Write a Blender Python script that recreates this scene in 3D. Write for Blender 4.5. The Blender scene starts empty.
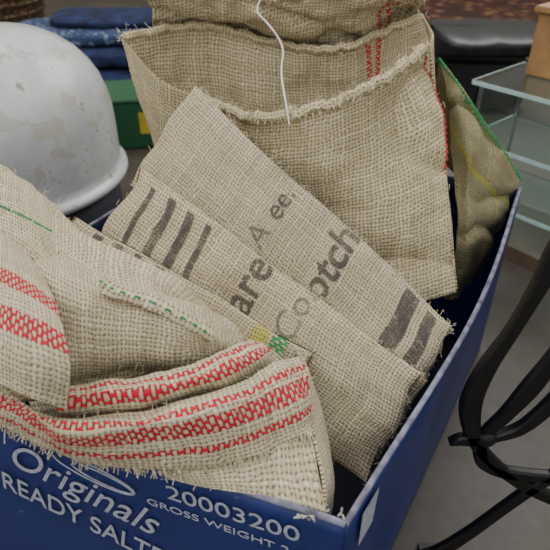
import bpy, bmesh, math, random
from mathutils import Vector, noise, Matrix
random.seed(7)
S=0.4; ZF=1.78
def W(p): return Vector((p[0]*S,p[1]*S,(p[2]+ZF)*S))
COL=bpy.context.scene.collection
# ---------------------------------------------------------------- nodes
class NB:
    def __init__(s,name):
        s.m=bpy.data.materials.new(name); s.m.use_nodes=True
        s.t=s.m.node_tree; s.n=s.t.nodes; s.l=s.t.links
        s.b=s.n['Principled BSDF']
    def put(s,inp,v):
        if isinstance(v,bpy.types.NodeSocket): s.l.new(v,inp)
        else: inp.default_value=v
    def M(s,op,a,b=0.0,c=None,clamp=False):
        n=s.n.new('ShaderNodeMath'); n.operation=op; n.use_clamp=clamp
        s.put(n.inputs[0],a); s.put(n.inputs[1],b)
        if c is not None: s.put(n.inputs[2],c)
        return n.outputs[0]
    def mix(s,f,a,b,mode='MIX'):
        n=s.n.new('ShaderNodeMix'); n.data_type='RGBA'; n.blend_type=mode
        s.put(n.inputs[0],f); s.put(n.inputs[6],a); s.put(n.inputs[7],b)
        return n.outputs[2]
    def ramp(s,f,stops):
        n=s.n.new('ShaderNodeValToRGB'); e=n.color_ramp.elements
        while len(e)<len(stops): e.new(0.5)
        for i,(p,c) in enumerate(stops):
            e[i].position=p; e[i].color=(c[0],c[1],c[2],1)
        s.put(n.inputs[0],f); return n.outputs[0]
    def noise(s,vec,scale,detail=2,rough=.5):
        n=s.n.new('ShaderNodeTexNoise'); n.inputs['Scale'].default_value=scale
        n.inputs['Detail'].default_value=detail; n.inputs['Roughness'].default_value=rough
        if vec is not None: s.l.new(vec,n.inputs['Vector'])
        return n.outputs[0]
    def comb(s,x,y,z=0.0):
        n=s.n.new('ShaderNodeCombineXYZ'); s.put(n.inputs[0],x); s.put(n.inputs[1],y); s.put(n.inputs[2],z); return n.outputs[0]
    def bump(s,h,strength,dist):
        n=s.n.new('ShaderNodeBump'); n.inputs['Strength'].default_value=strength; n.inputs['Distance'].default_value=dist
        s.put(n.inputs['Height'],h); s.l.new(n.outputs[0],s.b.inputs['Normal'])
def c4(c): return (c[0],c[1],c[2],1)

def weave(nb,N):
    uv=nb.n.new('ShaderNodeUVMap').outputs[0]
    sp=nb.n.new('ShaderNodeSeparateXYZ'); nb.l.new(uv,sp.inputs[0])
    w1=nb.noise(uv,35,2); w2=nb.noise(uv,160,1)
    warp=nb.M('ADD',nb.M('MULTIPLY',nb.M('SUBTRACT',w1,.5),.008),nb.M('MULTIPLY',nb.M('SUBTRACT',w2,.5),.0026))
    U=nb.M('MULTIPLY',nb.M('ADD',sp.outputs[0],warp),N)
    V=nb.M('MULTIPLY',nb.M('SUBTRACT',sp.outputs[1],warp),N*1.04)
    fu=nb.M('FRACT',U); fv=nb.M('FRACT',V)
    iu=nb.M('FLOOR',U); iv=nb.M('FLOOR',V)
    par=nb.M('MULTIPLY',nb.M('FRACT',nb.M('MULTIPLY',nb.M('ADD',iu,iv),.5)),2.0)
    sg=nb.M('SUBTRACT',nb.M('MULTIPLY',par,2.0),1.0)
    pu=nb.M('SINE',nb.M('MULTIPLY',fu,math.pi)); pv=nb.M('SINE',nb.M('MULTIPLY',fv,math.pi))
    bu=nb.M('DIVIDE',nb.M('SUBTRACT',pu,.34),.64,clamp=True); bv=nb.M('DIVIDE',nb.M('SUBTRACT',pv,.34),.64,clamp=True)
    bu=nb.M('POWER',bu,.6); bv=nb.M('POWER',bv,.6)
    hw=nb.M('MULTIPLY',bu,nb.M('ADD',.62,nb.M('MULTIPLY',nb.M('MULTIPLY',sg,pv),.38)))
    hf=nb.M('MULTIPLY',bv,nb.M('SUBTRACT',.62,nb.M('MULTIPLY',nb.M('MULTIPLY',sg,pu),.38)))
    h=nb.M('MAXIMUM',hw,hf)
    s1=nb.noise(nb.comb(nb.M('MULTIPLY',U,1.0),nb.M('MULTIPLY',V,.04)),.9,3)
    s2=nb.noise(nb.comb(nb.M('MULTIPLY',U,.04),nb.M('MULTIPLY',V,1.0)),.9,3)
    iswarp=nb.M('GREATER_THAN',hw,hf)
    var=nb.M('ADD',nb.M('MULTIPLY',iswarp,s1),nb.M('MULTIPLY',nb.M('SUBTRACT',1.0,iswarp),s2))
    return uv,sp,h,var,iswarp
def burlap(name,base,stripes=(),N=285,gap=.26):
    nb=NB(name)
    uv,sp,h,var,isw=weave(nb,N)
    shade=nb.ramp(h,[(0.0,(gap,gap*.90,gap*.74)),(.35,(.68,.65,.60)),(.75,(1,1,1))])
    col=nb.mix(1.0,nb.ramp(var,[(.3,(base[0]*.72,base[1]*.70,base[2]*.64)),(.5,base),(.7,(min(1,base[0]*1.25),min(1,base[1]*1.27),min(1,base[2]*1.32)))]),c4((1,1,1)),'MULTIPLY')
    big=nb.noise(uv,9,4)
    col=nb.mix(.45,col,nb.ramp(big,[(.3,(.78,.76,.71)),(.6,(1,1,1))]),'MULTIPLY')
    wob=nb.M('MULTIPLY',nb.M('SUBTRACT',nb.noise(uv,40,2),.5),.003)
    for ax,lo,hi,c,dens in stripes:
        x=nb.M('ADD',sp.outputs[ax],wob)
        m=nb.M('MULTIPLY',nb.M('GREATER_THAN',x,lo),nb.M('LESS_THAN',x,hi))
        # coloured threads run along the stripe; crossing threads stay jute
        run=isw if ax==0 else nb.M('SUBTRACT',1.0,isw)
        dn=nb.M('MULTIPLY',m,nb.M('ADD',nb.M('MULTIPLY',run,dens),(1-dens)*.35+dens*.2,clamp=True))
        col=nb.mix(dn,col,nb.mix(.35,c4(c),nb.mix(1.0,c4(c),nb.ramp(var,[(.3,(.6,.6,.6)),(.7,(1.4,1.4,1.4))]),'MULTIPLY')))
    col=nb.mix(1.0,col,shade,'MULTIPLY')
    nb.l.new(col,nb.b.inputs['Base Color'])
    nb.b.inputs['Roughness'].default_value=.9
    nb.b.inputs['Specular IOR Level'].default_value=.12
    fz=nb.noise(uv,1500,2)
    nb.bump(nb.M('ADD',h,nb.M('MULTIPLY',fz,.5)),.65,.0013)
    return nb.m
def inkmat(name,c,N=285,wear=.5,al_=.85):
    nb=NB(name)
    uv,sp,h,var,isw=weave(nb,N)
    nb.l.new(nb.mix(1.0,c4(c),nb.ramp(h,[(0,(.4,.4,.4)),(.6,(1.2,1.2,1.2))]),'MULTIPLY'),nb.b.inputs['Base Color'])
    nb.b.inputs['Roughness'].default_value=.9
    n=nb.noise(uv,180,5,.75); n2=nb.noise(uv,45,2)
    a=nb.M('ADD',nb.M('MULTIPLY',h,.65),nb.M('ADD',nb.M('MULTIPLY',n,.6),nb.M('MULTIPLY',nb.M('SUBTRACT',n2,.5),.5)))
    al=nb.M('DIVIDE',nb.M('SUBTRACT',a,wear),.22,clamp=True)
    nb.l.new(nb.M('MULTIPLY',al,al_),nb.b.inputs['Alpha'])
    return nb.m
def plain(name,c,rough=.6,metal=0,var=.15,scale=30,bump=0,trans=0,coat=0):
    nb=NB(name)
    tc=nb.n.new('ShaderNodeTexCoord').outputs['Object']
    n=nb.noise(tc,scale,4)
    k=1-var; g=1+var
    nb.l.new(nb.ramp(n,[(.3,(c[0]*k,c[1]*k,c[2]*k)),(.7,(min(1,c[0]*g),min(1,c[1]*g),min(1,c[2]*g)))]),nb.b.inputs['Base Color'])
    nb.b.inputs['Roughness'].default_value=rough; nb.b.inputs['Metallic'].default_value=metal
    nb.b.inputs['Transmission Weight'].default_value=trans
    nb.b.inputs['Coat Weight'].default_value=coat
    if bump: nb.bump(n,bump,.002)
    return nb.m

TAN=(.74,.655,.475); TANY=(.74,.645,.435); TANG=(.66,.58,.42)
RED=(.68,.022,.06)
# ---------------------------------------------------------------- helpers
def link(o,parent=None):
    COL.objects.link(o)
    if parent: o.parent=parent
    return o
def empty(name,loc=(0,0,0)):
    e=bpy.data.objects.new(name,None); e.empty_display_size=.05; COL.objects.link(e); return e
def mesh(name,verts,faces,mat,parent=None,uvs=None,smooth=True):
    me=bpy.data.meshes.new(name); me.from_pydata([tuple(v) for v in verts],[],faces)
    if uvs:
        l=me.uv_layers.new(name='UVMap')
        for lp in me.loops: l.data[lp.index].uv=uvs[lp.vertex_index]
    if smooth: me.polygons.foreach_set('use_smooth',[True]*len(me.polygons))
    me.materials.append(mat); me.update()
    return link(bpy.data.objects.new(name,me),parent)
def cr(p,t):
    n=len(p)-1; x=t*n; i=min(int(x),n-1); f=x-i
    p0=p[i-1] if i>0 else p[0]*2-p[1]
    p1=p[i];p2=p[i+1]
    p3=p[i+2] if i+2<=n else p[n]*2-p[n-1]
    return .5*((2*p1)+(p2-p0)*f+(2*p0-5*p1+4*p2-p3)*f*f+(3*p1-p0-3*p2+p3)*f**3)
def patch(name,rows,mat,parent,nu=90,nv=60,amp=.006,fr=9,th=.0028,seed=0,uvo=(0,0),ridge=0,rfr=11):
    R=[[W(p) for p in r] for r in rows]
    G=[]
    rr=[[cr(r,i/nu) for i in range(nu+1)] for r in R]
    for i in range(nu+1):
        c=[r[i] for r in rr]
        G.append([cr(c,j/nv) for j in range(nv+1)])
    us=[0];vs=[0]
    for i in range(nu): us.append(us[-1]+sum((G[i+1][j]-G[i][j]).length for j in range(0,nv+1,5))/len(range(0,nv+1,5)))
    for j in range(nv): vs.append(vs[-1]+sum((G[i][j+1]-G[i][j]).length for i in range(0,nu+1,5))/len(range(0,nu+1,5)))
    vs_=[];uv=[]
    for i in range(nu+1):
        for j in range(nv+1):
            a=G[min(i+1,nu)][j]-G[max(i-1,0)][j]; b=G[i][min(j+1,nv)]-G[i][max(j-1,0)]
            n=a.cross(b)
            n=n.normalized() if n.length>1e-12 else Vector((0,0,1))
            q=G[i][j]*fr+Vector((seed*3.1,seed*1.7,0))
            d=noise.noise(q)*amp+noise.noise(q*2.7)*amp*.45+noise.noise(q*7)*amp*.14
            if ridge:
                q2=G[i][j]*rfr+Vector((5+seed,5,5)); q2.x*=.6
                d+=ridge*(max(0,1-abs(noise.noise(q2))*4.5)**1.5)
            vs_.append(G[i][j]+n*d); uv.append((us[i]+uvo[0],vs[j]+uvo[1]))
    f=[(i*(nv+1)+j,(i+1)*(nv+1)+j,(i+1)*(nv+1)+j+1,i*(nv+1)+j+1) for i in range(nu) for j in range(nv)]
    o=mesh(name,vs_,f,mat,parent,uv)
    if th:
        m=o.modifiers.new('th','SOLIDIFY'); m.thickness=th; m.offset=0
    return (o,vs_,nu,nv,us[-1],vs[-1])
def tube(name,pts,r,mat,parent=None,world=False,cyclic=False,res=3,rad=None):
    cu=bpy.data.curves.new(name,'CURVE'); cu.dimensions='3D'
    sp=cu.splines.new('NURBS'); P=[(p if world else W(p)) for p in pts]
    sp.points.add(len(P)-1)
    for i,p in enumerate(P):
        sp.points[i].co=(p[0],p[1],p[2],1)
        if rad: sp.points[i].radius=rad[i]
    sp.order_u=3; sp.use_endpoint_u=True; sp.use_cyclic_u=cyclic
    cu.bevel_depth=r; cu.bevel_resolution=res; cu.resolution_u=6; cu.use_fill_caps=True
    cu.materials.append(mat)
    return link(bpy.data.objects.new(name,cu),parent)
def mtube(name,pts,r,mat,parent,world=False,n=None,sq=1.0,seg=10):
    P=[(Vector(p) if world else W(p)) for p in pts]
    if n: P=[cr(P,i/n) for i in range(n+1)]
    V=[];UV=[];F=[];L=0
    for i,p in enumerate(P):
        t=(P[min(i+1,len(P)-1)]-P[max(i-1,0)]).normalized()
        a=t.cross(Vector((0,0,1))).normalized(); b=a.cross(t)
        if i: L+=(p-P[i-1]).length
        e=1 if 0<i<len(P)-1 else .3
        for k in range(seg+1):
            g=2*math.pi*k/seg; rr=r*e*(1+.25*noise.noise(Vector((L*60,math.cos(g),math.sin(g)))))
            V.append(p+a*math.cos(g)*rr*sq+b*math.sin(g)*rr); UV.append((L,g*r))
    s=seg+1
    for i in range(len(P)-1):
        for k in range(seg): F.append((i*s+k,i*s+k+1,(i+1)*s+k+1,(i+1)*s+k))
    return mesh(name,V,F,mat,parent,UV)
def multi(name,segs,r,mat,parent):
    cu=bpy.data.curves.new(name,'CURVE'); cu.dimensions='3D'; cu.bevel_depth=r; cu.bevel_resolution=1
    for P in segs:
        sp=cu.splines.new('POLY'); sp.points.add(len(P)-1)
        for i,p in enumerate(P): sp.points[i].co=(p[0],p[1],p[2],1)
    cu.materials.append(mat)
    return link(bpy.data.objects.new(name,cu),parent)
def fuzz(P,n,l,spread):
    out=[]
    for _ in range(n):
        p=random.choice(P)+Vector((random.gauss(0,spread),random.gauss(0,spread),random.gauss(0,spread)))
        d=Vector((random.gauss(0,1),random.gauss(0,1),random.gauss(0.3,1))).normalized()*random.uniform(.4,1)*l
        e=Vector((random.gauss(0,1),random.gauss(0,1),random.gauss(0,1)))*l*.25
        out.append([p,p+d*.5+e,p+d])
    return out
def box(name,cx,cy,z0,z1,sx,sy,mat,parent=None,rot=0,bev=.004):
    bm=bmesh.new(); bmesh.ops.create_cube(bm,size=1)
    for v in bm.verts: v.co=Vector((v.co.x*sx*S,v.co.y*sy*S,v.co.z*(z1-z0)*S))
    if bev: bmesh.ops.bevel(bm,geom=bm.edges[:],offset=bev,segments=3,affect='EDGES')
    me=bpy.data.meshes.new(name); bm.to_mesh(me); bm.free(); me.materials.append(mat)
    o=bpy.data.objects.new(name,me); o.location=W((cx,cy,(z0+z1)/2)); o.rotation_euler=(0,0,rot)
    return link(o,parent)
def lathe(name,prof,cx,cy,mat,parent,seg=72):
    vs=[];f=[]
    for r,z in prof:
        for k in range(seg):
            a=2*math.pi*k/seg; vs.append(W((cx+r*math.cos(a),cy+r*math.sin(a),z)))
    for i in range(len(prof)-1):
        for k in range(seg):
            k2=(k+1)%seg; f.append((i*seg+k,i*seg+k2,(i+1)*seg+k2,(i+1)*seg+k))
    return mesh(name,vs,f,mat,parent)
# folded sack: pillow slab, front face on the given quad, body behind it
class Slab:
    def __init__(s,TL,TR,BR,BL,th,seed=0,amp=.004,sag=.0,pw=5):
        s.c=[W(p) for p in (TL,TR,BR,BL)]; s.th=th*S; s.seed=seed; s.amp=amp; s.sag=sag*S; s.pw=pw
        n=(s.c[1]-s.c[0]).cross(s.c[3]-s.c[0]).normalized()
        if n.dot(W((0,0,0))-s.c[0])<0: n=-n
        s.n=n
        s.L=((s.c[1]-s.c[0]).length+(s.c[2]-s.c[3]).length)/2; s.Wd=((s.c[3]-s.c[0]).length+(s.c[2]-s.c[1]).length)/2
    def pos(s,u,v,side=1,off=0):
        TL,TR,BR,BL=s.c
        p=(TL*(1-u)+TR*u)*v+(BL*(1-u)+BR*u)*(1-v)
        pu=max(0,1-abs(2*u-1)**(s.pw*2.4))**(1/3); pv=max(0,1-abs(2*v-1)**s.pw)**(1/2.2)
        q=p*10+Vector((s.seed*7.3,0,s.seed))
        nz=noise.noise(q)*s.amp+noise.noise(q*2.5)*s.amp*.4+noise.noise(q*6)*s.amp*.12
        ed=noise.noise(Vector((u*4+s.seed,side*.2,v*1.5)))*.004
        eu=noise.noise(Vector((v*3+s.seed,side*.3,4)))*.008
        p=p+s.n*(-s.th/2+side*s.th/2*pu*pv+nz+off)
        p=p+(TL-BL).normalized()*(ed*(2*v-1)+s.sag*math.sin(math.pi*u))+(TR-TL).normalized()*eu*(2*u-1)
        return p
    def build(s,name,mat,parent,nu=90,nv=40,uvo=(0,0)):
        us=[.5-.5*math.cos(math.pi*i/nu) for i in range(nu+1)]; vv=[.5-.5*math.cos(math.pi*j/nv) for j in range(nv+1)]
        V=[];UV=[];F=[]
        for side in (1,-1):
            b=len(V)
            for u in us:
                for v in vv:
                    V.append(s.pos(u,v,side)); UV.append((u*s.L+uvo[0],v*s.Wd+uvo[1]))
            for i in range(nu):
                for j in range(nv):
                    q=(b+i*(nv+1)+j,b+(i+1)*(nv+1)+j,b+(i+1)*(nv+1)+j+1,b+i*(nv+1)+j+1)
                    F.append(q[::-1] if side==1 else q)
        o=mesh(name,V,F,mat,parent,UV)
        bm=bmesh.new(); bm.from_mesh(o.data); bmesh.ops.remove_doubles(bm,verts=bm.verts,dist=1e-5)
        bmesh.ops.recalc_face_normals(bm,faces=bm.faces); bm.to_mesh(o.data); bm.free()
        return o
    def edgefuzz(s,name,parent,n=200,l=.007):
        P=[s.pos(1,v/40,1) for v in range(41)]+[s.pos(u/80,1,1) for u in range(81)]
        multi(name,fuzz(P,n,l,.0013),.00026,THR,parent)
        Q=[s.pos(random.random(),random.random(),1) for _ in range(300)]
        multi(name+'_surface',fuzz(Q,260,.008,.0005),.00022,THR,parent)
    def ink(s,name,body,u0,v0,size,mat,parent,sx=1,bold=0,tilt=0):
        """text printed on the cloth; reading direction across the sack (v+)"""
        tc=bpy.data.curves.new('t','FONT'); tc.body=body; tc.size=size; tc.offset=bold
        o=bpy.data.objects.new('t',tc); COL.objects.link(o)
        bpy.context.view_layer.update()
        me=bpy.data.meshes.new_from_object(o.evaluated_get(bpy.context.evaluated_depsgraph_get()))
        bpy.data.objects.remove(o)
        s._wrap(name,me,u0,v0,mat,parent,sx,tilt)
    def bars(s,name,rects,mat,parent):
        vs=[];f=[]
        for (u0,u1,v0,v1,sk) in rects:
            b=len(vs)
            vs+= [(v0*s.Wd,-(u0+sk)*s.L,0),(v1*s.Wd,-u0*s.L,0),(v1*s.Wd,-u1*s.L,0),(v0*s.Wd,-(u1+sk)*s.L,0)]
            f.append((b,b+1,b+2,b+3))
        me=bpy.data.meshes.new('b'); me.from_pydata(vs,[],f)
        s._wrap(name,me,0,0,mat,parent,1,0)
    def _wrap(s,name,me,u0,v0,mat,parent,sx,tilt):
        bm=bmesh.new(); bm.from_mesh(me)
        for _ in range(6):
            bmesh.ops.triangulate(bm,faces=bm.faces)
            e=[x for x in bm.edges if x.calc_length()>.006]
            if not e: break
            bmesh.ops.subdivide_edges(bm,edges=e,cuts=1)
        bmesh.ops.triangulate(bm,faces=bm.faces)
        ct,st_=math.cos(tilt),math.sin(tilt); uvd=[]
        for v in bm.verts:
            x=v.co.x*sx; y=v.co.y; x,y=x*ct-y*st_,x*st_+y*ct
            u=u0-y/s.L; w=v0+x/s.Wd
            u=min(max(u,0.005),.995); w=min(max(w,.005),.995)
            v.co=s.pos(u,w,1,.0009); uvd.append((u*s.L,w*s.Wd))
        bm.to_mesh(me); bm.free()
        l=me.uv_layers.new(name='UVMap') if not me.uv_layers else me.uv_layers[0]
        for lp in me.loops: l.data[lp.index].uv=uvd[lp.vertex_index]
        me.materials.clear(); me.materials.append(mat)
        link(bpy.data.objects.new(name,me),parent)
THR=plain('jute_thread',(.70,.61,.44),.95,var=.3,scale=200)
GRN=plain('green_thread',(.03,.28,.10),.9,var=.3)

# ================================================================= ROOM
def floor_mat():
    nb=NB('floor_concrete'); tc=nb.n.new('ShaderNodeTexCoord').outputs['Object']
    n=nb.noise(tc,3,6,.65); n2=nb.noise(tc,60,3)
    c=nb.ramp(n,[(.3,(.055,.043,.033)),(.55,(.092,.075,.060)),(.75,(.14,.118,.098))])
    nb.l.new(nb.mix(.4,c,nb.ramp(n2,[(.3,(.5,.5,.5)),(.7,(1,1,1))]),'MULTIPLY'),nb.b.inputs['Base Color'])
    nb.b.inputs['Roughness'].default_value=.5; nb.bump(n2,.1,.001); return nb.m
def quad(name,pts,mat):
    o=mesh(name,[W(p) for p in pts],[(0,1,2,3)],mat,None,None,False); return o
FM=floor_mat()
quad('floor',[(-9,-4,-1.78),(9,-4,-1.78),(9,12.5,-1.78),(-9,12.5,-1.78)],FM)
WM=plain('wall_paint',(.42,.40,.35),.8,var=.06,scale=2)
quad('wall_back',[(-9,12.5,-1.78),(9,12.5,-1.78),(9,12.5,5),(-9,12.5,5)],WM)
quad('wall_left',[(-9,-4,-1.78),(-9,12.5,-1.78),(-9,12.5,5),(-9,-4,5)],WM)
quad('wall_right',[(9,12.5,-1.78),(9,-4,-1.78),(9,-4,5),(9,12.5,5)],WM)

# ================================================================= CARDBOARD BOX
def card(name,c,c2):
    nb=NB(name); tc=nb.n.new('ShaderNodeTexCoord').outputs['Object']
    n=nb.noise(tc,8,5,.6); s=nb.noise(tc,140,3)
    col=nb.ramp(n,[(.3,c),(.7,c2)])
    wear=nb.M('GREATER_THAN',nb.noise(tc,55,5,.75),.66)
    nb.l.new(nb.mix(nb.M('MULTIPLY',wear,.35),col,c4((.22,.25,.36))),nb.b.inputs['Base Color'])
    nb.b.inputs['Roughness'].default_value=.45; nb.bump(nb.M('ADD',n,nb.M('MULTIPLY',s,.1)),.35,.004); return nb.m
BLUE=card('printed_blue_card',(.011,.022,.13),(.017,.037,.19))
EDGE=plain('card_edge',(.20,.20,.28),.8,var=.6,scale=80)
WHITE=plain('white_print',(.44,.46,.58),.5,var=.22,scale=150)
A=(.129,.625);B=(.910,1.978);L=(-1.0,1.03);FL=(-.219,2.383)
cb=empty('cardboard_box')
def wallgrid(p,q,out,bulge,z0=-1.775,z1=-1.0,n=13):
    rows=[]
    for k in range(5):
        z=z1+(z0-z1)*k/4; r=[]
        for i in range(n):
            t=i/(n-1); b=bulge*math.sin(math.pi*t)**1.2*(1-k/4)**.8
            r.append((p[0]+(q[0]-p[0])*t+out[0]*b,p[1]+(q[1]-p[1])*t+out[1]*b,z+(0.006*math.sin(9*t) if k==0 else 0)))
        rows.append(r)
    return rows
nR=(.866,-.5);nF=(-.338,-.941)
for nm,p,q,o_,b_ in (('panel_right',A,B,nR,.045),('panel_front',L,A,nF,.0),('panel_left',FL,L,(-.866,.5),.02),('panel_back',B,FL,(.338,.941),.02)):
    rows=wallgrid(p,q,o_,b_)
    patch(nm,rows,BLUE,cb,nu=60,nv=20,amp=.0014,fr=6,th=.005)
    tube(nm+'_rim_edge',[(x,y,z+.002) for x,y,z in rows[0]],.0027,EDGE,cb)
mesh('panel_bottom',[W((*A,-1.77)),W((*B,-1.77)),W((*FL,-1.77)),W((*L,-1.77))],[(0,1,2,3)],plain('card_painted_shade',(.012,.014,.03),.8),cb,None,False)  # near-black colour paints in the shade at the bottom of the box
def boxtext(name,body,s0,s1,e,size,shear=0,rot=0,bold=0):
    tc=bpy.data.curves.new(name,'FONT'); tc.body=body; tc.size=size*S; tc.shear=shear; tc.offset=bold; tc.extrude=.0002
    o=bpy.data.objects.new(name,tc); link(o,cb); bpy.context.view_layer.update()
    w=o.dimensions.x; sc=(s0-s1)*S/w
    p=W((A[0]-s0*.941+nF[0]*.013,A[1]+s0*.338+nF[1]*.013,-1-e))
    X=Vector((.941,-.338,0));Z_=Vector((-.338,-.941,0));Y=Vector((0,0,1))
    M=Matrix(((X.x,Y.x,Z_.x,p.x),(X.y,Y.y,Z_.y,p.y),(X.z,Y.z,Z_.z,p.z),(0,0,0,1)))
    o.matrix_world=M@Matrix.Rotation(rot,4,'Z')@Matrix.Diagonal((sc,1,1,1))
    tc.materials.append(WHITE)
boxtext('print_number','20003200',.372,.085,.082,.066)
boxtext('print_weight','GROSS WEIGHT 2.4KG',.425,.02,.128,.031,rot=-.02)
boxtext('print_script','Originals',.80,.42,.155,.145,shear=.35,rot=-.25)
boxtext('print_caption','READY SALTED',.855,.36,.275,.105,rot=-.22,bold=.0002)
def onfront(s,e,k=.013): return W((A[0]-s*.941+nF[0]*k,A[1]+s*.338+nF[1]*k,-1-e))
for i,(cs,ce,rs_,re) in enumerate(((.55,.085,.10,.030),(.53,.09,.075,.020))):
    tube('print_swash_%d'%(i+1),[onfront(cs+rs_*math.cos(a),ce+re*math.sin(a)+.2*rs_*math.cos(a)*-1) for a in [k*.32 for k in range(18)]],.0007,WHITE,cb,world=True)
lab=[]
for t,e in ((.03,.015),(.075,.012),(.070,.12),(.03,.125)):
    lab.append(W((A[0]+.781*t+.866*(.014+.045*math.sin(math.pi*t)**1.2),A[1]+1.353*t-.5*(.014+.045*math.sin(math.pi*t)**1.2),-1-e)))
mesh('white_label',lab,[(0,1,2,3)],WHITE,cb,None,False)
tp=[]
for i in range(26):
    p=W((A[0]-.06+random.uniform(-.03,.06),A[1]+.022+random.uniform(-.012,.012),-.997)); tp.append([p,p+Vector((random.uniform(-.006,.006),random.uniform(-.004,.004),random.uniform(.001,.004)))])
multi('torn_corner_fluting',tp,.0009,plain('pale_paper',(.6,.58,.52),.9),cb)

# ================================================================= FRONT SACK
fs=empty('burlap_sack')
def Z(rows,zs):
    return [[(x/1000,y/1000,z) for (x,y),z in zip(r,zz)] for r,zz in zip(rows,zs)]
body=[[(-.97,1.80,-1.02),(-.80,1.64,-1.02),(-.66,1.52,-1.0),(-.52,1.38,-1.0),(-.36,1.27,-1.0),(-.24,1.22,-1.02),(-.16,1.17,-1.04),(-.09,1.11,-1.06),(-.04,1.07,-1.08)],
[(-0.956,1.740,-0.740),(-0.784,1.550,-0.720),(-0.657,1.435,-0.710),(-0.532,1.286,-0.710),(-0.384,1.164,-0.730),(-0.263,1.123,-0.750),(-0.181,1.077,-0.790),(-0.111,1.019,-0.830),(-0.073,0.991,-0.870)],
[(-0.708,1.182,-0.700),(-0.607,1.114,-0.680),(-0.516,1.049,-0.670),(-0.429,0.967,-0.670),(-0.329,0.947,-0.700),(-0.241,0.941,-0.720),(-0.173,0.933,-0.760),(-0.111,0.938,-0.810),(-0.069,0.947,-0.860)],
[(-0.634,0.951,-0.780),(-0.551,0.911,-0.760),(-0.474,0.869,-0.750),(-0.404,0.845,-.75),(-.323,.865,-.78),(-.248,.876,-.79),(-.172,.892,-.81),(-.105,.919,-.84),(-.065,.950,-.88)],
[(-.637,.859,-.92),(-.559,.835,-.90),(-.490,.818,-.89),(-.421,.808,-.88),(-.337,.840,-.90),(-.260,.864,-.91),(-.179,.884,-.91),(-.103,.932,-.92),(-.056,.964,-.93)]]
mB=burlap('burlap_front_body',TAN,N=238)
bo=patch('crumpled_body',body,mB,fs,nu=180,nv=150,amp=.011,fr=9,seed=1,ridge=.012,rfr=8)
multi('loose_fibres',fuzz(bo[1],1100,.010,.001),.00022,THR,fs)
left=Z([[(-697,1170),(-599,1106),(-527,1041),(-462,967)],[(-602,960),(-516,904),(-431,838),(-380,806)],[(-549,813),(-472,768),(-397,732),(-345,730)],[(-559,780),(-484,743),(-412,705),(-363,705)]],
 [[-.68,-.66,-.655,-.66],[-.66,-.64,-.63,-.65],[-.69,-.67,-.665,-.69],[-.77,-.75,-.75,-.78]])
mL=burlap('burlap_front_flap',TAN,[(1,.070,.092,RED,.95),(1,.114,.134,RED,.95)],N=238)
patch('folded_flap',left,mL,fs,nu=70,nv=90,amp=.005,seed=2)
inner=Z([[(-399,777),(-329,792),(-237,808),(-148,857),(-84,929),(-55,993)],[(-392,742),(-306,745),(-214,762),(-127,808),(-54,879),(-7,966)],[(-414,758),(-314,761),(-213,786),(-119,823),(-35,883),(22,958)]],
 [[-.80,-.80,-.80,-.81,-.83,-.86],[-.80,-.79,-.79,-.80,-.82,-.86],[-.88,-.87,-.87,-.87,-.88,-.90]])
mI=burlap('burlap_cuff_inner',TAN,[(1,.006,.013,RED,.95),(1,.018,.028,RED,.95)],N=238)
patch('inner_cuff',inner,mI,fs,nu=90,nv=30,amp=.007,fr=15,seed=3)
outer=Z([[(-613,860),(-534,817),(-390,726),(-293,736),(-187,765),(-79,826),(0,910),(51,965)],
[(-594,822),(-517,781),(-380,699),(-274,699),(-171,722),(-66,775),(20,853),(67,921)],
[(-595,803),(-527,777),(-395,714),(-275,704),(-157,718),(-47,751),(40,810),(71,859)],
[(-623,826),(-551,800),(-420,747),(-280,721),(-154,717),(-39,733),(50,781),(76,818)]],
[[-.84,-.83,-.83,-.83,-.83,-.84,-.86,-.90],[-.83,-.82,-.82,-.82,-.82,-.83,-.85,-.90],[-.86,-.86,-.87,-.88,-.88,-.88,-.89,-.92],[-.92,-.92,-.94,-.955,-.955,-.94,-.94,-.95]])
mO=burlap('burlap_cuff_outer',TAN,[(1,.013,.018,RED,.95),(1,.022,.037,RED,.95),(1,.046,.053,RED,.95)],N=238)
oc=patch('outer_cuff',outer,mO,fs,nu=130,nv=36,amp=.006,fr=14,seed=4)
lower=Z([[(-243,755),(-146,755),(-30,792),(65,863)],[(-236,735),(-135,720),(-20,743),(75,784)],[(-208,727),(-117,705),(-9,675),(95,646)]],
 [[-.92,-.92,-.92,-.93],[-.97,-.96,-.95,-.955],[-1.0,-.995,-.99,-.99]])
lo=patch('lower_body',lower,mB,fs,nu=70,nv=40,amp=.006,fr=12,seed=5,uvo=(.2,.1))
patch('lower_side',[[(.065,.863,-.93),(.075,.95,-.93),(.05,1.05,-.95)],[(.080,.784,-.955),(.10,.88,-1.0),(.09,1.0,-1.05)],[(.097,.665,-.985),(.13,.80,-1.1),(.12,.92,-1.2)],[(.09,.68,-1.15),(.12,.80,-1.3),(.12,.92,-1.4)]],mB,fs,nu=30,nv=40,amp=.005,seed=8)
multi('cuff_fibres',fuzz(oc[1]+lo[1],600,.009,.001),.00022,THR,fs)
o_,V,nu,nv,_,_=oc
segs=[]
for i in range(0,nu):
    for r in range(3):
        p=V[i*(nv+1)+nv]; p2=V[i*(nv+1)+nv-3]
        d=(p-p2).normalized(); j=Vector((random.gauss(0,.002),random.gauss(0,.002),random.gauss(0,.0016)))
        l=random.uniform(.003,.012); o=j*.4
        segs.append([p-d*.002+o,p+d*l*.6+o+j*.5,p+d*l+o+j+Vector((0,0,-.001))])
multi('frayed_fringe',segs,.0005,THR,fs)
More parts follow.
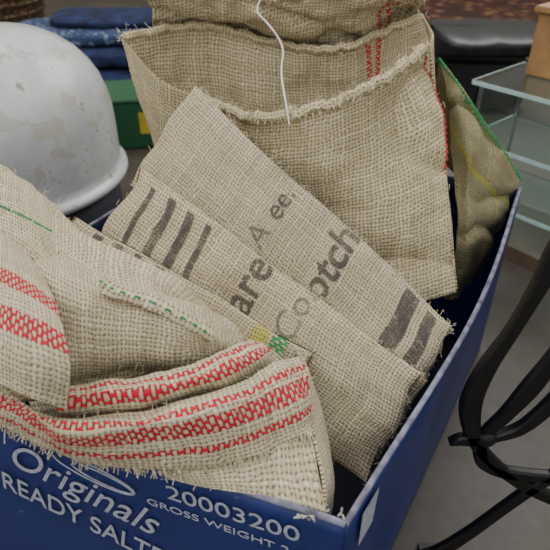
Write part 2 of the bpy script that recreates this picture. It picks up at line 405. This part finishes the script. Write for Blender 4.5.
def stitch(name,pts,mat,parent,n,ln=.5,r=.0008,off=(0,0,.0)):
    P=[W(p)+Vector(off) for p in pts]; segs=[]
    for i in range(n):
        a=cr(P,i/n); b=cr(P,(i+ln)/n); segs.append([a,(a+b)/2+Vector((0,-.0006,.0008)),b])
    multi(name,segs,r,mat,parent)
hem=[(-.34,.950,-.684),(-.31,.935,-.694),(-.24,.920,-.712),(-.172,.912,-.752),(-.125,.915,-.795)]
mtube('hem_roll',hem,.0042,mB,fs,n=60,sq=1.9)
stitch('hem_stitches',[(x,y-.016,z+.016) for x,y,z in hem[0:]],GRN,fs,10,.35,.0010)
stitch('hem_stitches_upper',[(-.66,1.24,-.664),(-.60,1.19,-.654),(-.53,1.13,-.648),(-.47,1.08,-.646)],GRN,fs,3,.85,.0009)
core=Slab((-.80,1.35,-.95),(-.06,1.06,-1.0),(.05,.82,-1.03),(-.55,.92,-1.0),.12,seed=4)
core.build('light_block_core',mB,fs,40,20)  # hidden filler slab, added under the sack shells to block light

# ================================================================= MIDDLE FOLDED SACKS
INK=inkmat('black_ink',(.065,.062,.066),N=272,wear=.50,al_=.82)
INKT=inkmat('faded_ink',(.11,.105,.11),N=272,wear=.56,al_=.7)
mF1=burlap('burlap_folded_a',TANG,N=272); mF2=burlap('burlap_folded_b',(.68,.595,.43),N=272)
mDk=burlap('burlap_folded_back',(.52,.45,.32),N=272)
f1=empty('folded_burlap_sack')
TL,TR=(-.23,1.645,-.5),(.46,1.162,-.97)
s1=Slab(TL,TR,(.30,1.0,-1.19),(-.41,1.47,-.715),.07,seed=1,amp=.010,pw=3.0)
s1.build('front_layer',mF1,f1); s1.edgefuzz('frayed_edge',f1)
n1=s1.n
def shift(p,k,d=(0,0,0)): return tuple(p[i]-n1[i]*k+d[i] for i in range(3))
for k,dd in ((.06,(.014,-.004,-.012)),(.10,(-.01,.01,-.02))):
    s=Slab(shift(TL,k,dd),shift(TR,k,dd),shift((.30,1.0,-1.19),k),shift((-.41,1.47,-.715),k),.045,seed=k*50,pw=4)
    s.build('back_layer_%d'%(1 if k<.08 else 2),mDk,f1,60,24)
s1.ink('print_lettering','otch',.66,.34,.047,INK,f1,bold=.0010)
s1.ink('print_lettering_small','ee.',.44,.62,.032,INK,f1,bold=.0004)
s1.ink('print_lettering_a','A',.44,.34,.036,INKT,f1)
s1.bars('print_bars',[(.84,.89,.35,.96,0),(.92,.955,.30,.95,0)],INK,f1)
f2=empty('folded_burlap_sack')
TL2,TR2,BR2,BL2=(-.372,1.452,-.66),(.361,1.023,-1.02),(.215,.875,-1.23),(-.53,1.29,-.93)
s2=Slab(TL2,TR2,BR2,BL2,.075,seed=3,amp=.012,pw=2.7)
s2.build('front_layer',mF2,f2); s2.edgefuzz('frayed_edge',f2)
n1=s2.n
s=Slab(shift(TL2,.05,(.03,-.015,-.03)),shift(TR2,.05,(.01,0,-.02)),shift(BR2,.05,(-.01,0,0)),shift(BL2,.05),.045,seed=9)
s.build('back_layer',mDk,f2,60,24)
s2.bars('print_bars',[(.06,.078,.35,.93,.03),(.13,.158,.40,.95,.03),(.20,.228,.42,.95,.03),(.265,.285,.45,.95,.03)],INK,f2)
s2.ink('print_lettering','are',.50,.53,.048,INK,f2,bold=.0006)
s2.ink('print_lettering_thin','Co.',.65,.58,.038,INKT,f2)
f3=empty('folded_burlap_sack')
mF3=burlap('burlap_folded_c',(.62,.535,.385),[(0,.226,.241,(.62,.58,.05),.8),(0,.245,.262,(.03,.36,.12),.8)],N=272)
s3=Slab((-.522,1.345,-.755),(.092,1.038,-.950),(-.035,.92,-1.11),(-.650,1.215,-.90),.035,seed=6,amp=.004)
s3.build('folded_layer',mF3,f3)
s3.bars('print_bars',[(.10,.14,.45,.97,.02),(.18,.22,.45,.97,.02),(.27,.30,.5,.97,.02),(.36,.40,.5,.97,.02)],INK,f3)

# ================================================================= BACK OPEN SACK
bs=empty('open_burlap_sack')
mK=burlap('burlap_back',TANY,N=215); mKi=burlap('burlap_back_panel',(.68,.59,.41),[(0,.335,.343,RED,.9),(0,.350,.358,RED,.9)],N=215)
front=Z([[(-224,1875),(-74,1703),(71,1633),(206,1602),(352,1692),(462,1834)],[(-237,1881),(-79,1713),(76,1628),(221,1589),(368,1629),(499,1732)],[(-239,1755),(-82,1656),(80,1613),(229,1533),(390,1524),(514,1564)],[(-234,1568),(-82,1514),(82,1514),(235,1451),(394,1412),(542,1425)]],
[[-.62,-.62,-.58,-.53,-.48,-.45],[-.8,-.8,-.77,-.72,-.67,-.64],[-1.0,-1.0,-.98,-.92,-.88,-.84],[-1.2,-1.2,-1.2,-1.15,-1.1,-1.06]])
fp=patch('front_panel',front,mK,bs,nu=150,nv=120,amp=.015,fr=7,seed=11,ridge=.010,rfr=7)
multi('loose_fibres',fuzz(fp[1],600,.011,.001),.00025,THR,bs)
back=Z([[(-477,1931),(-359,2038),(-203,2113),(-51,2118),(101,2066),(247,2025),(400,2100),(500,2130)],[(-445,1904),(-354,1987),(-212,2082),(-52,2035),(105,2035),(259,2027),(405,2035),(500,1944)],[(-429,2015),(-306,1999),(-166,2024),(-18,1938),(125,1938),(270,1979),(415,1881),(500,1857)]],
[[-.45,-.45,-.46,-.5,-.52,-.50,-.46,-.43],[-.62,-.63,-.66,-.68,-.68,-.66,-.6,-.52],[-.8,-.85,-.9,-.9,-.9,-.88,-.8,-.72]])
bp=patch('back_panel',back,mKi,bs,nu=120,nv=60,amp=.013,fr=9,seed=12)
mS=burlap('burlap_side',TANY,[(0,.012,.018,RED,.9)],N=215)
patch('side_right',[[(.462,1.834,-.45),(.50,1.98,-.45),(.50,2.13,-.43)],[(.499,1.732,-.64),(.515,1.86,-.64),(.50,1.98,-.62)],[(.514,1.564,-.84),(.54,1.7,-.84),(.52,1.85,-.84)],[(.542,1.425,-1.06),(.56,1.55,-1.06),(.54,1.68,-1.06)]],mS,bs,nu=40,nv=60,amp=.003,seed=13)
segs=[]
_,V,nu,nv,_,_=fp
for j in range(4,66,3):
    p=V[nu*(nv+1)+j]; q=V[nu*(nv+1)+j+2]; o=Vector((.001,-.002,0)); segs.append([p+o,(p+q)/2+o*1.6,q+o])
multi('selvedge_stitches',segs,.0010,plain('red_thread',(.68,.03,.06),.9),bs)
patch('side_left',[[(-.224,1.875,-.62),(-.36,1.87,-.56),(-.477,1.931,-.45)],[(-.237,1.88,-.8),(-.36,1.86,-.75),(-.445,1.904,-.62)],[(-.239,1.755,-1),(-.36,1.8,-1),(-.429,2.015,-.8)]],mK,bs,nu=40,nv=40,amp=.004,seed=14)
def hemrow(name,P,mat,parent,r=.0045):
    pts=[p+Vector((0,0,.001))+Vector((random.gauss(0,.0012),random.gauss(0,.0012),random.gauss(0,.0014))) for p in P]
    mtube(name,pts,r,mat,parent,world=True,sq=1.0)
    multi(name+'_fuzz',fuzz(pts,320,.011,.003),.0003,THR,parent)
hemrow('front_hem',[V[i*(nv+1)] for i in range(0,nu+1,2)],mK,bs,.0062)
segs=[]
for i in range(0,nu,4):
    p=V[i*(nv+1)]; segs.append([p+Vector((0,-.006,-.004)),p+Vector((.002,-.002,.007)),p+Vector((.004,.005,.002))])
multi('hem_whipstitch',segs,.0010,THR,bs)
_,V,nu,nv,_,_=bp
hemrow('back_hem',[V[i*(nv+1)] for i in range(0,nu+1,2)],mK,bs,.006)
STR=plain('white_string',(.85,.82,.74),.9)
tube('tie_string',[(-.03,1.98,-.33),(-.07,1.95,-.37),(-.02,1.9,-.40),(.03,1.86,-.46),(.015,1.76,-.50),(.03,1.62,-.55),(.035,1.60,-.57),(.04,1.59,-.60)],.0012,STR,bs)
rs=empty('burlap_sack')
rear=[[(-.42,2.03,-.345),(-.23,1.99,-.325),(-.04,2.01,-.34),(.15,2.0,-.34),(.31,1.97,-.33),(.43,2.02,-.34),(.49,2.12,-.39)],
[(-0.407,2.082,-0.420),(-0.235,2.043,-0.400),(-0.047,2.054,-0.420),(0.142,2.036,-0.440),(0.300,2.045,-0.430),(0.424,2.121,-0.420),(0.485,2.155,-0.460)],
[(-0.415,2.166,-0.520),(-0.263,2.246,-0.540),(-0.052,2.193,-0.560),(0.151,2.132,-0.560),(0.316,2.118,-0.540),(0.443,2.167,-0.510),(0.492,2.178,-0.540)],
[(-0.38,2.294,-0.900),(-0.267,2.294,-0.900),(-0.039,2.275,-0.900),(0.177,2.20,-0.900),(0.382,2.15,-0.900),(0.47,2.12,-0.950),(0.50,2.10,-0.920)]]
mR=burlap('burlap_rear',(.70,.61,.425),[(0,.318,.326,RED,.9),(0,.334,.342,RED,.9)],N=215)
rp=patch('folded_top',rear,mR,rs,nu=150,nv=90,amp=.016,fr=13,seed=21,ridge=.012,rfr=13)
patch('rear_panel',[[(-.42,2.03,-.345),(.05,2.0,-.34),(.49,2.12,-.39)],[(-.38,2.22,-.38),(.05,2.17,-.38),(.48,2.25,-.42)],[(-.30,2.32,-.9),(.05,2.24,-.9),(.4,2.18,-.9)]],mR,rs,nu=60,nv=30,amp=.005,seed=22)
_,V,nu,nv,_,_=rp
hemrow('fold_hem',[V[i*(nv+1)] for i in range(0,nu+1,2)],mR,rs,.006)
gs=empty('green_trimmed_sack')
green=[[(0.575,2.13,-0.565),(0.638,2.04,-0.630),(0.720,2.0,-0.735),(0.820,1.97,-0.848),(0.897,1.961,-0.950)],
[(0.595,2.027,-0.670),(0.640,1.909,-0.740),(0.707,1.886,-0.820),(0.799,1.915,-0.920),(0.872,1.930,-0.990)],
[(0.611,1.928,-0.820),(0.652,1.816,-0.880),(0.706,1.823,-0.940),(0.785,1.847,-1.000),(0.85,1.910,-1.060)],
[(0.619,1.722,-1.020),(0.655,1.706,-1.050),(0.71,1.754,-1.100),(0.764,1.796,-1.120),(0.82,1.869,-1.150)],
[(0.61,1.70,-1.3),(0.655,1.69,-1.3),(0.69,1.754,-1.3),(0.74,1.796,-1.3),(0.79,1.869,-1.3)]]
mG=burlap('burlap_olive',(.42,.38,.23),[(1,.0,.006,(.03,.36,.12),.9),(1,.075,.083,(.55,.52,.05),.6)],N=260)
patch('draped_panel',green,mG,gs,nu=80,nv=80,amp=.007,seed=31,ridge=.010,rfr=12)
tube('green_hem',green[0],.0018,GRN,gs)
patch('draped_back',[[p for p in green[0]],[(.60,2.16,-.9),(.66,2.08,-.95),(.73,2.03,-1.0),(.80,2.0,-1.05),(.86,1.965,-1.08)]],mG,gs,nu=30,nv=20,amp=.003,seed=32)

# ================================================================= WHITE METAL CANISTER
wc=empty('white_gas_canister')
def enamel():
    nb=NB('white_enamel'); tc=nb.n.new('ShaderNodeTexCoord').outputs['Object']
    n=nb.noise(tc,7,6,.7); n2=nb.noise(tc,28,5,.75); n3=nb.noise(tc,11,5,.7)
    c=nb.ramp(n,[(.3,(.48,.50,.50)),(.6,(.68,.70,.71))])
    c=nb.mix(nb.M('MULTIPLY',nb.M('DIVIDE',nb.M('SUBTRACT',n3,.58),.06,clamp=True),.5),c,c4((.30,.29,.26)))
    rust=nb.M('MULTIPLY',nb.M('GREATER_THAN',n2,.63),.7)
    c=nb.mix(rust,c,c4((.26,.17,.09)))
    y=nb.M('MULTIPLY',nb.M('GREATER_THAN',nb.noise(tc,13,3),.61),.35); c=nb.mix(y,c,c4((.46,.40,.22)))
    nb.l.new(c,nb.b.inputs['Base Color']); nb.b.inputs['Roughness'].default_value=.25; nb.bump(n2,.2,.001); return nb.m
EN=enamel()
cx,cy=-1.45,3.0
prof=[(0,-.655),(.10,-.657),(.20,-.667),(.30,-.69),(.385,-.73),(.455,-.785),(.51,-.85),(.55,-.92),(.575,-1.0),(.588,-1.08),(.59,-1.15),(.59,-1.33),(.585,-1.365),(.60,-1.38),(.622,-1.39),(.625,-1.41),(.61,-1.43),(.56,-1.45),(.50,-1.46)]
lathe('domed_shell',prof,cx,cy,EN,wc)
DK=plain('dark_base',(.03,.035,.05),.5)
lathe('base_ring',[(.50,-1.45),(.56,-1.46),(.56,-1.77),(.50,-1.775),(0,-1.775)],cx,cy,DK,wc)
lathe('valve_cap',[(0,-.60),(.05,-.60),(.065,-.615),(.065,-.65),(.09,-.66)],cx-.12,cy,EN,wc,24)

# ================================================================= BACKGROUND THINGS
gb=empty('green_carton')
GC=plain('green_card',(.02,.10,.04),.5)
box('carton_body',-1.05,4.45,-1.775,-1.42,.62,.5,GC,gb,rot=.15)
YL=plain('yellow_print',(.55,.42,.05),.5)
box('carton_label',-.93,4.215,-1.66,-1.50,.14,.01,YL,gb,rot=.15,bev=0)
box('carton_lid',-1.05,4.45,-1.425,-1.405,.64,.52,GC,gb,rot=.15)
bf=empty('blue_fabric_pile')
def fab(name,c1,c2,sc=18):
    nb=NB(name); tc=nb.n.new('ShaderNodeTexCoord').outputs['Object']
    v=nb.n.new('ShaderNodeTexVoronoi'); v.inputs['Scale'].default_value=sc; nb.l.new(tc,v.inputs['Vector'])
    nb.l.new(nb.ramp(v.outputs['Distance'],[(.25,c1),(.45,c2)]),nb.b.inputs['Base Color']); nb.b.inputs['Roughness'].default_value=.9; return nb.m
FB=plain('deep_blue_cloth',(.008,.018,.07),.9,var=.7,scale=20); FP=fab('patterned_blue_cloth',(.18,.22,.32),(.03,.05,.13),45)
def pile(name,cx,cy,z0,z1,sx,sy,mat,parent,seed):
    c=Slab((cx-sx/2,cy-sy/2,z1),(cx+sx/2,cy-sy/2,z1),(cx+sx/2,cy-sy/2,z0),(cx-sx/2,cy-sy/2,z0),sy,seed=seed,amp=.02,pw=4)
    c.build(name,mat,parent,60,30)
pile('folded_cloth_1',-1.65,5.7,-1.76,-1.52,1.5,.9,FB,bf,1)
pile('folded_cloth_2',-1.70,5.75,-1.54,-1.36,1.4,.85,FB,bf,2)
pile('folded_cloth_3',-1.78,5.9,-1.38,-1.24,1.3,.8,FP,bf,3)
pile('folded_cloth_4',-1.60,6.0,-1.26,-1.17,1.0,.7,FB,bf,5)
wb=empty('wicker_basket')
WK=fab('wicker',(.22,.13,.07),(.06,.035,.02),60)
lathe('woven_bowl',[(.0,-1.77),(.5,-1.77),(.62,-1.5),(.70,-1.15),(.73,-1.12),(.70,-1.10),(.66,-1.15),(.58,-1.5),(.45,-1.72),(0,-1.73)],-3.3,7.2,WK,wb,48)
for k in range(5): lathe('woven_band_%d'%(k+1),[(.60+.028*k,-1.60+.11*k),(.62+.028*k,-1.58+.11*k),(.60+.028*k,-1.56+.11*k)],-3.3,7.2,WK,wb,48)
rg=empty('patterned_rug')
def rugm():
    nb=NB('rug_pile'); tc=nb.n.new('ShaderNodeTexCoord').outputs['Object']
    v=nb.n.new('ShaderNodeTexVoronoi'); v.inputs['Scale'].default_value=13; nb.l.new(tc,v.inputs['Vector'])
    c=nb.ramp(v.outputs['Distance'],[(.2,(.26,.15,.07)),(.35,(.13,.045,.022)),(.6,(.05,.02,.015))])
    nb.l.new(nb.mix(.4,c,nb.ramp(nb.noise(tc,90,3),[(.3,(.4,.4,.4)),(.7,(1,1,1))]),'MULTIPLY'),nb.b.inputs['Base Color']); nb.b.inputs['Roughness'].default_value=1; return nb.m
RM=rugm()
box('rug_field',3.2,9.4,-1.778,-1.74,5.6,4.6,RM,rg)
multi('rug_fringe',[[W((.42+5.56*i/200,7.1,-1.76)),W((.42+5.56*i/200+random.uniform(-.01,.01),7.02,-1.775))] for i in range(201)],.0015,RM,rg)
bk=empty('black_leather_ottoman')
BLK=plain('black_leather',(.012,.012,.014),.4,var=.3,bump=.3)
pile('seat_cushion',1.80,5.25,-1.31,-1.12,.98,.86,BLK,bk,11)
box('ottoman_body',1.72,5.3,-1.72,-1.30,.80,.8,BLK,bk,rot=-.1,bev=.02)
for i,(x,y) in enumerate(((1.40,4.98),(2.06,4.92),(1.44,5.66),(2.08,5.62))):
    lathe('foot_%d'%(i+1),[(0,-1.72),(.04,-1.72),(.03,-1.775),(0,-1.778)],x,y,BLK,bk,16)

# ================================================================= GLASS CABINET
gc=empty('glass_display_cabinet')
def glass():
    nb=NB('clear_glass'); nb.b.inputs['Base Color'].default_value=(.80,.93,.92,1); nb.b.inputs['Roughness'].default_value=.02
    nb.b.inputs['Transmission Weight'].default_value=1; nb.b.inputs['IOR'].default_value=1.45
    n=nb.noise(None,5,2); nb.bump(n,.01,.001); return nb.m
GL=glass(); GE=plain('glass_polished_edge',(.55,.75,.74),.2,var=.1)
e1=Vector((.657,-.754,0)); e2=Vector((.754,.657,0)); O=Vector((1.0,3.0,0))
ang=math.atan2(e1.y,e1.x)
La,Lb=1.5,.50
def gplace(nm,a0,a1,b0,b1,z0,z1,mat,bev=0):
    c=O+e1*(a0+a1)/2+e2*(b0+b1)/2
    return box(nm,c.x,c.y,z0,z1,a1-a0,b1-b0,mat,gc,rot=ang,bev=bev)
for i,z in enumerate((-.90,-1.20,-1.5)):
    gplace('glass_shelf_%d'%(i+1),0,La,0,Lb,z-.02,z,GL)
    gplace('shelf_edge_front_%d'%(i+1),0,La,-.006,-.001,z-.02,z,GE)
    gplace('shelf_edge_side_%d'%(i+1),-.006,-.001,0,Lb,z-.02,z,GE)
for i,(a0,b0) in enumerate(((.03,.02),(La-.05,.02),(.03,Lb-.04),(La-.05,Lb-.04))):
    gplace('corner_post_%d'%(i+1),a0,a0+.014,b0,b0+.014,-1.74,-.92,plain('chrome_%d'%i,(.6,.62,.64),.2,1))
gplace('back_glass',.05,La-.05,Lb-.03,Lb-.02,-1.74,-.92,GL)
gplace('side_glass',.02,.028,.02,Lb-.04,-1.74,-.92,GL)
gplace('cabinet_plinth',0,La,0,Lb,-1.778,-1.70,plain('brown_plinth',(.14,.095,.065),.4))
wx=empty('wooden_box')
WD=plain('pine_wood',(.42,.24,.10),.5,var=.3,scale=12)
def wplace(nm,a0,a1,b0,b1,z0,z1):
    c=O+e1*(a0+a1)/2+e2*(b0+b1)/2
    box(nm,c.x,c.y,z0,z1,a1-a0,b1-b0,WD,wx,rot=ang,bev=.002)
wplace('side_front',.12,.75,.28,.31,-.898,-.60); wplace('side_back',.12,.75,.62,.65,-.898,-.60)
wplace('side_left',.12,.15,.31,.62,-.898,-.60); wplace('side_right',.72,.75,.31,.62,-.898,-.60); wplace('base_board',.15,.72,.31,.62,-.898,-.87)
wplace('lid_board',.10,.77,.26,.67,-.60,-.57)

# ================================================================= CAST IRON STAND (sewing-table end frame)
st=empty('cast_iron_sewing_table_leg')
IR=plain('black_iron',(.006,.006,.007),.45,.1,var=.3,scale=60,bump=.2)
YP=1.0
def ribbon(name,pts,wd,mirror=False,th=.026,n=80,y0=YP):
    P=[Vector(((2.0-x if mirror else x),z,0)) for x,z in pts]
    Wd=[Vector((w,0,0)) for w in wd]
    V=[];F=[]
    for i in range(n+1):
        t=i/n; p=cr(P,t); w=max(.004,cr(Wd,t).x*1.12)/2
        d=(cr(P,min(1,t+.01))-cr(P,max(0,t-.01))).normalized(); q=Vector((-d.y,d.x,0))
        sec=[(-w,-.25),(-w*.75,-.5),(w*.75,-.5),(w,-.25),(w,.25),(w*.75,.5),(-w*.75,.5),(-w,.25)]
        for a,b in sec:
            c=p+q*a; V.append(W((c.x,y0+b*th,c.y)))
    m=8
    for i in range(n):
        for k in range(m):
            k2=(k+1)%m; F.append((i*m+k,i*m+k2,(i+1)*m+k2,(i+1)*m+k))
    F.append(tuple(range(m))[::-1]); F.append(tuple(n*m+k for k in range(m)))
    o=mesh(name,V,F,IR,st,None,False)
    bm=bmesh.new(); bm.from_mesh(o.data); bmesh.ops.recalc_face_normals(bm,faces=bm.faces); bm.to_mesh(o.data); bm.free()
C={
'scroll_outer':([(.70,-.42),(.62,-.52),(.575,-.62),(.553,-.73),(.525,-.849),(.490,-.97),(.478,-1.088),(.515,-1.218),(.600,-1.33),(.72,-1.43),(.86,-1.50),(1.0,-1.52)],[.04,.04,.046,.034,.030,.042,.048,.036,.030,.034,.04,.04]),
'scroll_inner':([(.80,-.42),(.73,-.60),(.675,-.76),(.645,-.90),(.612,-1.02),(.572,-1.12),(.535,-1.20),(.545,-1.29),(.60,-1.34),(.68,-1.36),(.76,-1.37)],[.03,.035,.034,.030,.046,.034,.028,.034,.034,.03,.03]),
'leaf_bar':([(.448,-1.226),(.475,-1.215),(.52,-1.212),(.563,-1.203),(.62,-1.172),(.665,-1.10),(.70,-1.00),(.73,-.88),(.77,-.76),(.82,-.66)],[.004,.026,.038,.024,.030,.036,.03,.03,.035,.03]),
'foot_brace':([(.47,-1.768),(.507,-1.735),(.579,-1.635),(.660,-1.50),(.740,-1.38),(.86,-1.28),(1.0,-1.25)],[.06,.045,.034,.03,.034,.04,.04]),
'inner_loop':([(.82,-.66),(.88,-.80),(.86,-.95),(.80,-1.05),(.76,-1.16),(.79,-1.24),(.86,-1.28)],[.03,.035,.04,.04,.04,.035,.03]),
}
for k,(c,w_) in C.items():
    ribbon(k+'_1',c,w_); ribbon(k+'_2',c,w_,True)
ribbon('top_rail',[(.66,-.42),(.85,-.42),(1.15,-.42),(1.34,-.42)],[.05,.05,.05,.05],n=10)
ribbon('foot_rail_1',[(.45,-1.765),(.50,-1.768),(.54,-1.768)],[.02,.022,.02],n=6,th=.08)
ribbon('foot_rail_2',[(.45,-1.765),(.50,-1.768),(.54,-1.768)],[.02,.022,.02],True,n=6,th=.08)
def ball(name,x,z,r):
    bm=bmesh.new(); bmesh.ops.create_uvsphere(bm,u_segments=20,v_segments=12,radius=r*S)
    for v in bm.verts: v.co.y*=.75
    me=bpy.data.meshes.new(name); bm.to_mesh(me); bm.free(); me.materials.append(IR)
    me.polygons.foreach_set('use_smooth',[True]*len(me.polygons))
    o=bpy.data.objects.new(name,me); o.location=W((x,YP,z)); link(o,st)
ball('boss_1',.540,-1.207,.030); ball('boss_2',1.46,-1.207,.030)

# ================================================================= LIGHT + CAMERA
w=bpy.data.worlds.new('w'); bpy.context.scene.world=w; w.use_nodes=True
w.node_tree.nodes['Background'].inputs[0].default_value=(.98,.985,.95,1); w.node_tree.nodes['Background'].inputs[1].default_value=.90
def area(name,loc,target,size,energy,col):
    l=bpy.data.lights.new(name,'AREA'); l.shape='RECTANGLE'; l.size=size[0]; l.size_y=size[1]; l.energy=energy; l.color=col
    o=bpy.data.objects.new(name,l); COL.objects.link(o); o.location=loc
    o.rotation_euler=(Vector(target)-Vector(loc)).to_track_quat('-Z','Y').to_euler()
area('window_daylight',(1.4,2.6,2.4),(0,.6,.4),(2.0,1.6),56,(1,.99,.96))
area('ceiling_light',(-1.2,.2,2.6),(-.1,.5,.4),(1.6,1.6),26,(1,.97,.91))
cd=bpy.data.cameras.new('camera'); cam=bpy.data.objects.new('camera',cd); COL.objects.link(cam)
cd.sensor_width=36; cd.lens=38.62; cd.clip_start=.01
cd.dof.use_dof=True; cd.dof.focus_distance=.58; cd.dof.aperture_fstop=10
cam.location=W((0,0,0)); cam.rotation_euler=(math.radians(55),0,0)
bpy.context.scene.camera=cam
